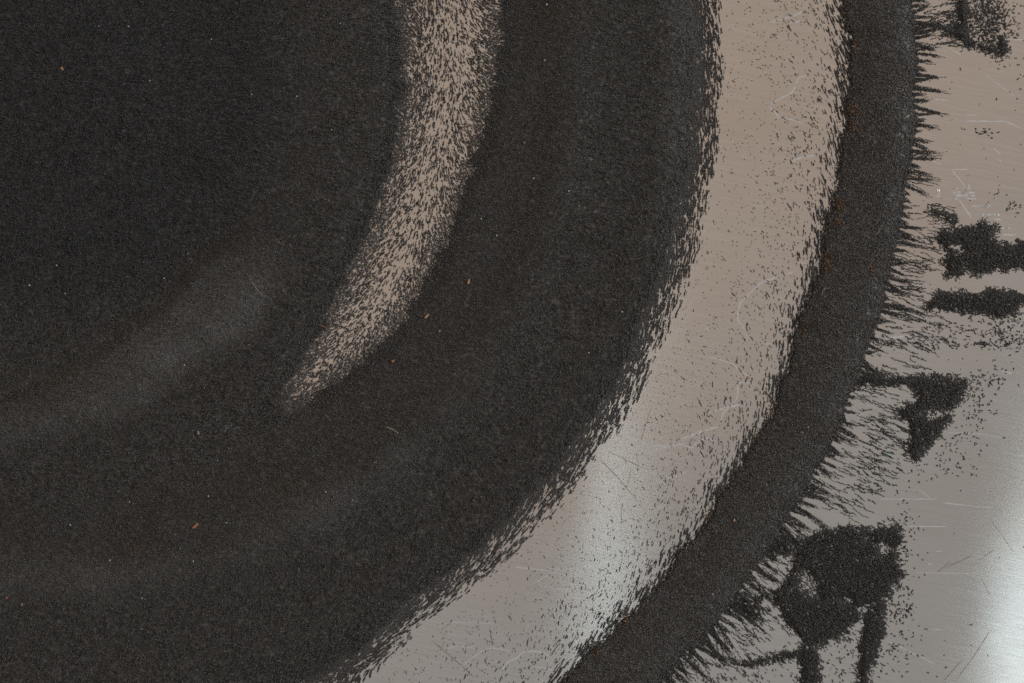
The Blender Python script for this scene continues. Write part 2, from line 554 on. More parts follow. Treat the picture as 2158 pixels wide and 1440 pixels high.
def bed_colour(x, y):
    n = len(x)
    c = iron(n)
    r, ph = polar(x, y)
    rl, rr = band_edges(ph)
    # rust-brown fine dust lies in the shallow troughs; the lobe's sheen is painted in grey
    brown = 0.55 * gauss(r, rr + 110, 90) + 0.25 * gauss(r, rl - 190, 60)
    brown = np.clip(brown * (0.75 + 0.8 * vnoise(x, y, 70, 11)) + 0.10 * (vnoise(x, y, 120, 12) > 0.25), 0, 0.9)
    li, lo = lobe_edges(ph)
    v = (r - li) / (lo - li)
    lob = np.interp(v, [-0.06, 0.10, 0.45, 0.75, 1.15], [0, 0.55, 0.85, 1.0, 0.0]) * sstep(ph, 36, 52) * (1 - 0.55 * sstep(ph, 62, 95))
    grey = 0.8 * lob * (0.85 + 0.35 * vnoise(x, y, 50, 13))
    grey += 0.40 * gauss(r, 1075, 45) * sstep(ph, 25, 50) * (0.7 + 0.6 * vnoise(x, y, 80, 14)) + 0.40 * gauss(r, 1305, 30) * (1 - sstep(ph, 4, 22))  # lighter tone of the lit ridges also put into the tint
    brown = np.maximum(brown * 0.8, 0.6 * gauss(v, -0.13, 0.14) * sstep(ph, 20, 38))
    core = (1 - sstep(r, 380, 640))[:, None]
    c *= 1 - core * np.array([0.30, 0.26, 0.20])
    lum = (c.mean(1, keepdims=True) / 0.173)
    fb = np.clip(brown * 0.8 * U(0.6, 1.4, n), 0, 0.95)[:, None]
    c = c * (1 - fb) + np.array([0.175, 0.136, 0.104]) * lum * fb
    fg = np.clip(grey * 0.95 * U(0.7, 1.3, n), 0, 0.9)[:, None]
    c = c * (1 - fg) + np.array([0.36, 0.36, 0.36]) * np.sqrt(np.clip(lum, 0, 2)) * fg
    ko = U(0, 1, n) < 0.002 + 0.003 * brown
    c[ko] = np.array([0.26, 0.15, 0.09]) * U(0.6, 1.5, (ko.sum(), 1))
    return np.clip(c, 0.004, 0.9)


_ar = [0, 500, 640, 700, 745, 800, 840, 880, 930, 1000, 1090, 1200, 1300, 1360, 1404, 1425, 1470, 1520, 1560, 1600, 1660, 1780, 2600]
_aa = [95, 95, 92, 80, -12, -4, 18, 55, 88, 92, 88, 75, 35, 8, 4, 40, 78, 62, 38, 24, 16, 85, 90]


def field_dir(x, y, jit=0.0):  # noqa
    """in-plane unit direction of the filing chains (pixel axes)"""
    r, ph = polar(x, y)
    rl, rr = band_edges(ph)
    # shift of the inner profile with the band
    shift = ((rl + rr) / 2 - 805) * (1 - sstep(r, 950, 1100))
    a = np.radians(np.interp(r - shift, _ar, _aa)) + jit
    p = np.radians(ph)
    return np.stack([np.cos(a) * -np.sin(p) + np.sin(a) * np.cos(p), np.cos(a) * np.cos(p) + np.sin(a) * np.sin(p)], 1)


def chains(G, x, y, n_link, L, W, zfun, colfun, jit=0.25, wander=0.25, lift=0.15, step=0.62, dirfun=None):
    """grow chains of grains from the seeds x,y along the field; n_link: array of lengths"""
    n = len(x)
    if n == 0:
        return
    x = x.astype(float).copy()
    y = y.astype(float).copy()
    jj = N(0, jit, n)
    ww = U(0.75, 1.3, n)
    sg = np.where(U(0, 1, n) < 0.5, 1, -1)
    kmax = int(n_link.max())
    for k in range(kmax):
        live = np.nonzero(n_link > k)[0]
        if len(live) == 0:
            break
        d = (dirfun or field_dir)(x[live], y[live], jj[live]) * sg[live][:, None]
        ln = (L if np.isscalar(L) else L[live]) * U(0.7, 1.3, len(live))
        wd = (W if np.isscalar(W) else W[live]) * ww[live] * U(0.75, 1.25, len(live))
        z = zfun(x[live], y[live], k)
        D = np.column_stack([d, N(lift, 0.22, len(live))])
        P = np.column_stack([x[live] + N(0, 0.5, len(live)), y[live] + N(0, 0.5, len(live)), z + wd * 0.35])
        G.add(P, D, ln, wd, colfun(x[live], y[live]))
        x[live] += d[:, 0] * ln * step
        y[live] += d[:, 1] * ln * step
        jj[live] = jj[live] * 0.8 + N(0, 1, len(live)) * (wander if np.isscalar(wander) else wander[live])


def combed(x, y, scale, length, seed, dirfun=None, n=9):
    """unit-variance noise combed along the field: ridges of width ~scale and the given length"""
    acc = np.zeros(len(x))
    for sg in (1, -1):
        px, py = x.copy(), y.copy()
        for k in range(n // 2 + 1):
            if k or sg == 1:
                acc += vnoise(px, py, scale, seed) * (1 - 0.5 * (k / (n / 2)))
            d = (dirfun or field_dir)(px, py) * sg
            px = px + d[:, 0] * length / n
            py = py + d[:, 1] * length / n
    return acc / (acc.std() + 1e-9)


def cut(c):
    """threshold of a unit normal that leaves the share c below it"""
    c = np.clip(c, 0.002, 0.998)
    return np.log(c / (1 - c)) / 1.702


def in_frame(x, y, pad):
    return (x > -pad) & (x < 2158 + pad) & (y > -pad) & (y < 1440 + pad)


# ------------------------------------------------------------------ the inner bed of filings


def grid_surface(x0, x1, y0, y1, step, keep, hfun, jitter):
    xs = np.arange(x0, x1 + step, step)
    ys = np.arange(y0, y1 + step, step)
    X, Y = np.meshgrid(xs, ys, indexing='ij')
    X = X + U(-0.35, 0.35, X.shape) * step
    Y = Y + U(-0.35, 0.35, Y.shape) * step
    x, y = X.ravel(), Y.ravel()
    k = keep(x, y)
    z = np.maximum(hfun(x, y) + N(0, jitter, len(x)), 0.4)
    nx, ny = X.shape
    idx = np.arange(nx * ny).reshape(nx, ny)
    q = np.stack([idx[:-1, :-1], idx[:-1, 1:], idx[1:, 1:], idx[1:, :-1]], -1).reshape(-1, 4)
    q = q[k[q].all(axis=1)]
    used = np.unique(q)
    re = np.full(nx * ny, -1)
    re[used] = np.arange(len(used))
    V = np.column_stack([x, y, z])[used]
    return V, re[q]


def quads_to_tris(q):
    return np.concatenate([q[:, [0, 1, 2]], q[:, [0, 2, 3]]])


def join(parts):
    Vs, Fs, Cs, o = [], [], [], 0
    for V, F, C in parts:
        Vs.append(V)
        Fs.append(F + o)
        Cs.append(C)
        o += len(V)
    return np.concatenate(Vs), np.concatenate(Fs), np.concatenate(Cs)


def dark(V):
    return bed_colour(V[:, 0], V[:, 1]) * 0.62  # surface under the grains: shade of the gaps put into its tint


PAD = 90


def bed_relief(x, y):
    r, ph = polar(x, y)
    rib = rib_amount(r, ph)
    return bed_height(x, y) + (0.2 + 1.5 * rib) * combed(x, y, 2.4, 10, 63, n=5)


fineV, fineF = grid_surface(-PAD, 1640, -PAD, 1440 + PAD, 4.0, bed_solid, lambda x, y: bed_height(x, y) - 2.0, 0.7)
coarse_keep = lambda x, y: bed_solid(x, y) & ~((x > -PAD + 25) & (y > -PAD + 25) & (y < 1440 + PAD - 25))
coV, coF = grid_surface(-1320, 1560, -1300, 1600, 10.0, coarse_keep, bed_height, 1.3)

G = Grains()
# fine loose cover
n = 438000
x, y = U(-60, 1620, n), U(-60, 1500, n)
k = bed_solid(x, y)
x, y = x[k], y[k]
r, ph = polar(x, y)
rib = rib_amount(r, ph)
k = U(0, 1, len(x)) < 1 - 0.45 * rib
x, y, rib = x[k], y[k], rib[k]
n = len(x)
d = field_dir(x, y, N(0, 0.9, n))
sz = 1.0 + 0.16 * rib
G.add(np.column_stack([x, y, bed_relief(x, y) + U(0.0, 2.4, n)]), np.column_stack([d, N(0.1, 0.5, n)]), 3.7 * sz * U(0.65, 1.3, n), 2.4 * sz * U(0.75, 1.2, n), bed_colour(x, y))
# ribs: short chains standing out of the bed
G2 = Grains()
n = 36000
x, y = U(-60, 1620, n), U(-60, 1500, n)
k = bed_solid(x, y)
x, y = x[k], y[k]
r, ph = polar(x, y)
k = U(0, 1, len(x)) < rib_amount(r, ph) ** 1.3
x, y = x[k], y[k]
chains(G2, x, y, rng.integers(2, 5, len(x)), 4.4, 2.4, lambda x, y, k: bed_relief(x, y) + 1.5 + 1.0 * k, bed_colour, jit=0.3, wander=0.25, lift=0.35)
gv, gf, gc, ng = G.arrays(tetra=True)
hv, hf, hc, nh = G2.arrays(tetra=True)
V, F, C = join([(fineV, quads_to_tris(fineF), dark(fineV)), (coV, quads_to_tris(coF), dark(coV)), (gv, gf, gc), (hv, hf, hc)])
link('filings_bed', mesh_from('filings_bed', V, F, M_FIL, C), None, 'broad dark bed of black iron filings filling the left half', 'iron filings', kind='stuff')

# strands that thin out over the light inner band and along the bed's outer edge
G = Grains()


def lay(x, y, zf, ln, wd, jit, c):
    d = field_dir(x, y, N(0, 1, len(x)) * (jit + 0.5 * (c > 0.95)))
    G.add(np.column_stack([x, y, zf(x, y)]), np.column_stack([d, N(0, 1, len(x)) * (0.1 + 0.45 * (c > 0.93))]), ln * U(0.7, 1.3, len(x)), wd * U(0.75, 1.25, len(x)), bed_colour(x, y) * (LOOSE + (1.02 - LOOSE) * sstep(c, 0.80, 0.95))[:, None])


zf = lambda x, y: np.maximum(0.4, bed_height(x, y) - 2.2) + U(0.2, 1.8, len(x))
n = 300000
x, y = U(430, 1120, n), U(-60, 900, n)
r, ph = polar(x, y)
rl, rr = band_edges(ph)
k = (r > rl - 40) & (r < rr + 44) & (ph < 60) & (ph > -25)
x, y, r, ph = x[k], y[k], r[k], ph[k]
cc = np.clip(band_cover(r, ph) + 0.04 * vnoise(x, y, 30, 21), 0.05, 0.997)
k = combed(x, y, 1.75, 10, 61) + 0.12 * N(0, 1, len(x)) < cut(cc ** 2.35)
x, y = x[k], y[k]
lay(x, y, zf, 4.0, 1.95, 0.2, cc[k])
# net of wavy strands at the bed's rim
n = 215000
ph = U(-10, 72, n)
r = U(1312, 1470, n)
x, y = from_polar(r, ph)
e = bed_edge(x, y)
k = in_frame(x, y, 50)
x, y, r, e = x[k], y[k], r[k], e[k]
c = np.interp(r - e, [-52, -38, -24, -8, 6, 18, 28, 36], [1, 0.985, 0.92, 0.83, 0.74, 0.64, 0.42, 0])
k = (combed(x, y, 1.8, 15, 62) + 0.12 * N(0, 1, len(x)) < cut(c ** 2.0)) & (c > 0.01)
x, y = x[k], y[k]
lay(x, y, zf, 4.0, 1.95, 0.18, c[k])
sv, sf, scol, n_str = G.arrays(tetra=True)
link('filings_strands', mesh_from('filings_strands', sv, sf, M_FIL, scol), None, 'wavy broken strands of filings thinning out over the bare metal', 'iron filings', kind='stuff')

# ------------------------------------------------------------------ the outer ring with its fringe of spikes
ring = empty_at('filings_ring', *from_polar(1730, 22), 'curved black ridge of filings with a spiky outer fringe', 'filings ridge')


def ring_in(ph):
    s = np.radians(ph) * 1660
    return 1662 + 9 * vnoise(s, 0 * s, 55, 31) + 8 * vnoise(s, 0 * s, 24, 32) - 6 * gauss(ph, 14, 7) + 8 * gauss(ph, -4, 5)


def ring_out(ph):
    s = np.radians(ph) * 1800
    return 1799 + 7 * vnoise(s, 0 * s, 60, 33) + 4 * vnoise(s, 0 * s, 18, 34) + 6 * gauss(ph, 3, 4)


def ring_solid(x, y):
    r, ph = polar(x, y)
    return (r > ring_in(ph)) & (r < ring_out(ph)) & (ph > -40) & (ph < 100)


def ring_height(x, y):
    r, ph = polar(x, y)
    a = r - ring_in(ph)
    b = ring_out(ph) - r
    return 3 + 21 * np.sqrt(sstep(a, -8, 85)) * np.sqrt(sstep(b, -6, 42)) + 0.7 * vnoise(x, y, 30, 35)


def ring_colour(x, y):
    c = iron(len(x)) * 1.25  # same filings, tinted lighter to stand for the ring's top light
    r, ph = polar(x, y)
    kb = U(0, 1, len(x)) < np.clip(0.22 + 0.25 * vnoise(x, y, 45, 36), 0, 1)
    c[kb] = np.array([0.175, 0.152, 0.130]) * np.exp(N(0, 0.3, (kb.sum(), 1)))
    return c


rv, rf = grid_surface(1040, 2000, -PAD, 1440 + PAD, 5.0, ring_solid, lambda x, y: ring_height(x, y) - 2.5, 1.4)
keepc = lambda x, y: ring_solid(x, y) & ~((y > -PAD + 25) & (y < 1440 + PAD - 25))
cv, cf = grid_surface(-400, 2000, -1000, 2000, 7.0, keepc, ring_height, 1.2)
G = Grains()
n = 395000
x, y = U(960, 1950, n), U(-90, 1620, n)
k = ring_solid(x, y)
x, y = x[k], y[k]
n = len(x)
d = field_dir(x, y, N(0, 1.3, n))
G.add(np.column_stack([x, y, ring_height(x, y) + U(0.0, 2.4, n)]), np.column_stack([d, N(0.15, 0.35, n)]), 3.8 * U(0.65, 1.35, n), 2.5 * U(0.75, 1.25, n), ring_colour(x, y))
gt = G.arrays(tetra=True)
G = Grains()
# ragged rim right along both edges
n = 9000
ph = U(-10, 62, n)
o_ = U(0, 1, n) < 0.6
r = np.where(o_, ring_out(ph) + N(0, 3.0, n), ring_in(ph) + N(0, 5.0, n))
x, y = from_polar(r, ph)
k = in_frame(x, y, 50)
x, y = x[k], y[k]
n = len(x)
d = field_dir(x, y, N(0, 0.5, n))
G.add(np.column_stack([x, y, U(0.8, 7.0, n)]), np.column_stack([d, N(0.3, 0.4, n)]), 6.0 * U(0.7, 1.3, n), 3.0 * U(0.7, 1.2, n), ring_colour(x, y))
gv, gf, gc, _ = G.arrays()
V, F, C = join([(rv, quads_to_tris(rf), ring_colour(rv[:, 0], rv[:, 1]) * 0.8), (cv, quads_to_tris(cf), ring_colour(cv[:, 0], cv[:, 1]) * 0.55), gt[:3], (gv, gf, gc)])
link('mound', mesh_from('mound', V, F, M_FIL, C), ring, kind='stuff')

# rust-coloured dust caught in the notches of the inner edge
for (rx, ry, m_, sd) in [(1800, 98, 26, 5), (1797, 232, 46, 7), (1796, 268, 30, 6), (1768, 430, 38, 6), (1764, 468, 22, 4), (1742, 545, 34, 6), (1742, 560, 20, 5), (1690, 690, 14, 5), (1628, 858, 30, 6), (1590, 925, 22, 5), (1493, 1084, 24, 5), (1318, 1302, 16, 4), (1258, 1368, 14, 4), (1836, 568, 12, 3)]:
    g = Grains()
    x, y = rx + N(0, sd, m_ * 2), ry + N(0, sd * 1.5, m_ * 2)
    z = np.where(ring_solid(x, y), ring_height(x, y) + 3.2, 1.6)
    g.add(np.column_stack([x, y, z]), N(0, 1, (m_ * 2, 3)), 4.2 * U(0.5, 1.2, m_ * 2), 3.2 * U(0.6, 1.1, m_ * 2), np.array([0.30, 0.19, 0.12]) * np.exp(N(0, 0.4, (m_ * 2, 1))))
    o = link('rust_dust', g.mesh('rust_dust', M_FIL), ring, kind='stuff')
    o['label'] = 'orange brown rust dust at the inner edge'

# spikes
ph_ = -6.2
n_sp = 0
while ph_ < 47.5:
    lowp = sstep(np.array(ph_), 20, 40)
    gap = U(9, 19) * (1 - 0.2 * lowp)
    ph_ += math.degrees(gap / 1800)
    r0 = float(ring_out(np.array([ph_]))[0])
    ln = (U(16, 62) if U() < 0.75 else U(45, 85)) * (1 + 0.35 * lowp)
    K = int(rng.integers(4, 8)) + (1 if ln > 50 else 0)
    wd = U(6, 14)
    bend = N(0, 4.5)
    lean = N(0, 0.12)
    g = Grains()
    tipoff = N(0, 3)
    for s_ in range(K):
        l_ = ln * U(0.45, 1.0) if s_ else ln
        b0 = U(-wd / 2, wd / 2)
        m_ = int(l_ / 1.9) + 4
        u = np.linspace(-0.12, 1, m_)
        off = b0 * np.clip(1 - u, 0, 1.2) ** 0.8 + tipoff * u + np.cumsum(N(0, 0.5, m_)) + lean * u * l_ + bend * u * u * U(0.6, 1.4)
        rr_ = r0 + u * l_
        pp = ph_ + np.degrees(off / rr_)
        x, y = from_polar(rr_, pp)
        dx, dy = np.gradient(x), np.gradient(y)
        D = np.column_stack([dx, dy, N(0, 0.5, m_) * np.hypot(dx, dy)])
        # side barbs
        jt = N(0, 0.55, m_)
        ca, sa = np.cos(jt), np.sin(jt)
        D = np.column_stack([D[:, 0] * ca - D[:, 1] * sa, D[:, 0] * sa + D[:, 1] * ca, D[:, 2]])
        thick = np.clip(1.15 - 0.65 * u, 0.35, 1.2)
        z = 1.0 + np.clip(1 - u * 1.2, 0, 1) * U(0, 7, m_)
        P = np.column_stack([x + N(0, 0.6, m_), y + N(0, 0.6, m_), z])
        g.add(P, D, 4.4 * U(0.7, 1.3, m_), 2.1 * thick * U(0.8, 1.2, m_), iron(m_) * LOOSE)
    m_ = int(wd * ln * 0.09)
    u = U(0, 0.75, m_)
    off = U(-0.5, 0.5, m_) * wd * np.sqrt(1 - u) * 0.85 + tipoff * u + lean * u * ln + bend * u * u
    rr_ = r0 + u * ln
    x, y = from_polar(rr_, ph_ + np.degrees(off / rr_))
    d = field_dir(x, y, N(0, 0.5, m_))
    g.add(np.column_stack([x, y, U(1, 6, m_)]), np.column_stack([d, N(0.2, 0.3, m_)]), 4.2 * U(0.7, 1.3, m_), 2.1 * U(0.7, 1.2, m_), iron(m_) * LOOSE)
    link('spike', g.mesh('spike', M_FIL), ring, kind='stuff')
    n_sp += 1

# ------------------------------------------------------------------ clumps of filings beyond the ring


def poly_sd(x, y, poly):
    """signed distance, positive inside"""
    p = np.array(poly, float)
    q = np.roll(p, -1, axis=0)
    dmin = np.full(len(x), 1e9)
    ins = np.zeros(len(x), bool)
    for (ax, ay), (bx, by) in zip(p, q):
        ex, ey = bx - ax, by - ay
        t = np.clip(((x - ax) * ex + (y - ay) * ey) / (ex * ex + ey * ey + 1e-9), 0, 1)
        dmin = np.minimum(dmin, np.hypot(x - ax - t * ex, y - ay - t * ey))
        c = ((ay > y) != (by > y)) & (x < ex * (y - ay) / (ey if abs(ey) > 1e-9 else 1e-9) + ax)
        ins ^= c
    return np.where(ins, dmin, -dmin)


def radial_dir(x, y, jit):
    r, ph = polar(x, y)
    a = np.radians(ph) + jit
    return np.stack([np.cos(a), np.sin(a)], 1)


def clump(label, poly, holes=(), dens=0.30, rough=7, off=(0, 0), k=1.0, jit=0.7, height=9.0):
    poly = np.array(poly, float) / k + np.array(off)
    holes = [np.array(h_, float) / k + np.array(off) for h_ in holes]
    x0, y0 = poly.min(0) - 14
    x1, y1 = poly.max(0) + 14
    area = (x1 - x0) * (y1 - y0)
    n = int(area * dens * 0.70)
    x, y = U(x0, x1, n), U(y0, y1, n)

    def sdf(x, y):
        s = poly_sd(x, y, poly)
        for h_ in holes:
            s = np.minimum(s, -poly_sd(x, y, h_))
        return s
    s = sdf(x, y) + rough * (0.9 * vnoise(x, y, 16, 41) + 0.9 * vnoise(x, y, 7, 42))
    inner_ = poly_sd(x, y, poly) > 5
    keep = U(0, 1, n) < np.maximum(np.clip((s + 6) / 13.0, 0.0, 1) ** 1.3, 0.16 * inner_)
    x, y = x[keep], y[keep]
    cx, cy = poly.mean(0)
    e = empty_at('filings_clump', cx, cy, label, 'filings clump', 'clumps of filings beyond the ring')
    g = Grains()

    def zf(x, y, kk):
        return 0.3 + np.clip(sdf(x, y) / 14, 0, 1) * height * U(0.4, 1.0, len(x))
    chains(g, x, y, rng.integers(1, 5, len(x)), 4.3, 2.5, zf, lambda a, b: iron(len(a)) * LOOSE, jit=jit, wander=0.35, lift=0.1, dirfun=radial_dir)
    link('grain_heap', g.mesh('grain_heap', M_FIL), e, kind='stuff')
    return e


clump('curving black streak of filings in the top right corner, tip pointing down right',
      [(590, 180), (640, 200), (760, 235), (800, 160), (790, 60), (800, -60), (890, -60), (890, 80), (905, 200), (900, 320), (1010, 370), (1130, 400), (1150, 300), (1190, 300), (1230, 430), (1200, 485), (1140, 460), (1010, 425), (880, 385), (800, 340), (700, 280), (610, 245)],
      off=(1818, 0), k=4.0, dens=0.36, rough=7)
clump('large ragged patch of filings running off the right edge, just below the white scratches',
      [(640, 570), (760, 500), (900, 475), (1020, 450), (1080, 420), (1190, 450), (1200, 500), (1180, 560), (1250, 625), (1432, 590), (1560, 580), (1560, 830), (1432, 815), (1330, 840), (1220, 835), (1080, 870), (960, 850), (880, 890), (780, 910), (745, 780), (800, 690), (720, 620)],
      holes=[[(830, 640), (900, 640), (910, 665), (850, 670)]], off=(1800, 360), k=4.0)
clump('thin slanting wisp of filings beside the spiky fringe, above the large ragged patch',
      [(610, 325), (700, 325), (800, 360), (870, 395), (850, 435), (760, 405), (680, 375)], off=(1800, 360), k=4.0, rough=4, dens=0.26)
clump('long flat cigar shaped patch of filings, second patch down the right edge',
      [(590, 1140), (720, 1020), (880, 1010), (1000, 1030), (1190, 985), (1290, 1035), (1432, 1025), (1500, 1040), (1480, 1090), (1400, 1150), (1370, 1195), (1280, 1225), (1200, 1260), (1150, 1205), (1000, 1200), (860, 1190), (760, 1195), (620, 1180)],
      off=(1800, 360), k=4.0)
clump('hooked black clump with a pale hole, joined to the ring by a thick arm',
      [(440, 340), (560, 330), (720, 362), (900, 372), (1080, 362), (1365, 400), (1330, 520), (1270, 620), (1240, 680), (1180, 790), (1100, 900), (980, 1020), (930, 1110), (870, 1040), (840, 950), (870, 870), (850, 780), (770, 700), (800, 640), (900, 595), (930, 540), (900, 465), (760, 470), (600, 450), (420, 430)],
      holes=[[(970, 690), (1100, 650), (1235, 648), (1200, 690), (1060, 735)]], off=(1700, 700), k=4.0)
clump('largest black clump of filings at the lower right, holed and ragged',
      [(640, 330), (700, 270), (900, 225), (1100, 240), (1260, 212), (1325, 260), (1330, 330), (1280, 400), (1300, 480), (1335, 560), (1260, 620), (1230, 700), (1170, 760), (1060, 870), (900, 980), (780, 1055), (620, 1040), (520, 900), (430, 740), (420, 680), (500, 610), (540, 520), (560, 420), (600, 370)],
      holes=[[(590, 560), (660, 530), (720, 640), (740, 720), (680, 720), (620, 640)], [(1150, 370), (1210, 350), (1220, 420), (1170, 420)], [(1020, 800), (1070, 780), (1110, 790), (1090, 830), (1040, 840)], [(1060, 310), (1100, 305), (1105, 325), (1070, 330)], [(890, 730), (950, 720), (960, 745), (900, 750)]],
      off=(1500, 1040), k=3.28)
clump('narrow upright clump hanging below the right side of the largest clump',
      [(1040, 880), (1110, 740), (1190, 760), (1190, 880), (1190, 1010), (1130, 1140), (1060, 1340), (1010, 1340), (1020, 1180), (1000, 1060), (1040, 960)], off=(1500, 1040), k=3.28, dens=0.31, rough=7)
clump('short black stump of filings running off the bottom edge under the largest clump',
      [(590, 1090), (640, 1040), (740, 1060), (750, 1180), (760, 1380), (600, 1380), (610, 1220)], off=(1500, 1040), k=3.28, rough=6, dens=0.27)
clump('low fuzzy sideways streak of filings near the bottom edge, between ring and stump',
      [(60, 1140), (200, 1150), (400, 1120), (520, 1080), (620, 1060), (620, 1140), (460, 1170), (240, 1200), (110, 1180)], off=(1500, 1040), k=3.28, rough=6, dens=0.24)
clump('loose mesh of filings between the ring and the lower left of the largest clump',
      [(180, 690), (300, 680), (370, 760), (360, 850), (260, 890), (200, 830)], off=(1500, 1040), k=3.28, rough=10, dens=0.17)
clump('feathery bridge of filings joining the ring to the upper left of the largest clump',
      [(400, 330), (520, 290), (660, 290), (680, 380), (560, 400), (430, 460), (360, 440)], off=(1500, 1040), k=3.28, rough=9, dens=0.17)

# ------------------------------------------------------------------ loose filings: whiskers, sprays, needles
G = Grains()
flat = lambda x, y, k: np.full(len(x), 0.4) + U(0, 0.8, len(x))
ic = lambda a, b: iron(len(a)) * LOOSE


def whiskers(n, ph0, ph1, r0, r1, lmin, lmax, jit=0.12):
    ph = U(ph0, ph1, n)
    x, y = from_polar(U(r0, r1, n), ph)
    chains(G, x, y, rng.integers(lmin, lmax, n), 5.2, 2.3, flat, ic, jit=jit, wander=0.16, lift=0.0, dirfun=radial_dir)


whiskers(70, -4.8, -1.5, 1850, 1930, 3, 12)
whiskers(60, 8.5, 13.0, 1815, 1900, 4, 14)
whiskers(80, 12.5, 16.5, 1815, 1880, 4, 14)
whiskers(90, 15.5, 20.0, 1815, 1930, 3, 12)
whiskers(160, 20.0, 29.5, 1815, 1930, 4, 14)
whiskers(120, 22.0, 27.0, 1870, 1960, 3, 9)
whiskers(230, 31.5, 46.0, 1810, 1900, 4, 14)
whiskers(110, 36.0, 46.0, 1880, 1960, 2, 8)


def spray(cx, cy, sx, sy, n, lmax=3, size=4.2, jit=0.9):
    n = int(n * 0.75)
    x, y = cx + N(0, sx, n), cy + N(0, sy, n)
    chains(G, x, y, rng.integers(1, lmax + 1, n), size * 0.88, 2.9, flat, ic, jit=jit, wander=0.5, lift=0.1, dirfun=radial_dir)


spray(2080, 40, 26, 30, 800, 4)
spray(2085, 95, 22, 16, 120, 4)
spray(2140, 60, 25, 55, 130, 2)
spray(2000, 30, 22, 22, 70, 5, jit=0.2)
spray(2140, 435, 12, 7, 26, 2)
spray(2088, 415, 12, 9, 14, 1)
spray(2060, 278, 22, 6, 26, 3, jit=0.3)
spray(2130, 690, 32, 34, 230, 3)
spray(2010, 690, 55, 14, 90, 4, jit=0.3)
for cx_ in np.linspace(1850, 2030, 8):
    spray(cx_, 722 + N(0, 3), 14, 6, 16, 5, jit=0.25)
spray(2072, 725, 12, 3, 45, 3, jit=0.25)
spray(2120, 715, 30, 16, 90, 2)
spray(2055, 840, 26, 30, 150, 2)
spray(2085, 800, 22, 10, 60, 3)
spray(2020, 925, 35, 38, 120, 2)
spray(1975, 990, 45, 22, 70, 2)
spray(1910, 1150, 15, 55, 110, 2)
spray(1895, 1270, 22, 50, 200, 3)
spray(1870, 1390, 50, 35, 130, 2)
spray(1790, 1395, 40, 30, 150, 3)
spray(1770, 1350, 18, 18, 60, 3, jit=0.4)
spray(1580, 1420, 60, 18, 130, 3, jit=0.3)
spray(1862, 1030, 22, 7, 26, 5, jit=0.2)
spray(1808, 1027, 12, 6, 14, 6, jit=0.2)
# single grains strewn all over the outer plate
n = 420
x, y = U(1500, 2230, n), U(-40, 1480, n)
r, ph = polar(x, y)
k = (r > 1830) & (U(0, 1, n) < np.exp(-(r - 1830) / 220))
chains(G, x[k], y[k], np.ones(k.sum(), int), 3.6, 2.4, flat, ic, jit=1.5, dirfun=radial_dir)

# needles on the bright curved band: candidates, largest ones become objects
n = 14000
ph = U(-8, 66, n)
r = U(1408, 1668, n)
x, y = from_polar(r, ph)
den = np.interp(r, [1405, 1430, 1500, 1560, 1600, 1630, 1668], [0.22, 0.13, 0.24, 0.42, 0.45, 0.25, 0.1])
den = den * (1.0 + 0.45 * vnoise(x, y, 38, 51))
k = in_frame(x, y, 30) & (U(0, 1, n) < den)
x, y, r, ph = x[k], y[k], r[k], ph[k]
inner = r < 1590
# dense slanting chains against the ring
xe, ye = x[~inner], y[~inner]
chains(G, xe, ye, rng.integers(1, 4, len(xe)), 4.4, 2.2, flat, ic, jit=0.12, wander=0.10, lift=0.0)
n = 190000
ph2 = U(-8, 66, n)
r2 = U(1585, 1690, n)
x2, y2 = from_polar(r2, ph2)
k2 = in_frame(x2, y2, 30)
x2, y2, ph2, r2 = x2[k2], y2[k2], ph2[k2], r2[k2]
c2 = np.interp(r2 - ring_in(ph2), [-62, -46, -30, -16, -5, 6], [0, 0.14, 0.36, 0.58, 0.74, 0.97])
k2 = (combed(x2, y2, 1.9, 16, 64) + 0.10 * N(0, 1, len(x2)) < cut(c2 ** 1.7)) & (c2 > 0.02)
x2, y2 = x2[k2], y2[k2]
d2 = field_dir(x2, y2, N(0, 0.15, len(x2)))
G.add(np.column_stack([x2, y2, U(0.6, 2.2, len(x2))]), np.column_stack([d2, N(0, 0.1, len(x2))]), 4.0 * U(0.7, 1.3, len(x2)), 1.95 * U(0.75, 1.2, len(x2)), iron(len(x2)) * LOOSE)
xn, yn, rn = x[inner], y[inner], r[inner]
size = np.clip(np.exp(N(np.interp(rn, [1405, 1590], [1.0, 1.55]), 0.42)), 2.0, 15.0)
vis = in_frame(xn, yn, -6)
order = np.argsort(-np.where(vis, size, 0))
big = order[:290]
small = order[290:]
d = field_dir(xn[small], yn[small], N(0, 0.35, len(small)))
G.add(np.column_stack([xn[small], yn[small], U(0.6, 1.3, len(small))]), np.column_stack([d, N(0, 0.06, len(small))]), size[small] * 1.05, np.clip(1.7 + size[small] * 0.10, 1.6, 3.0), iron(len(small)))
link('loose_filings', G.mesh('loose_filings', M_FIL), None, 'stray specks and short needles of filings sprinkled over the plate', 'iron filings', kind='stuff')


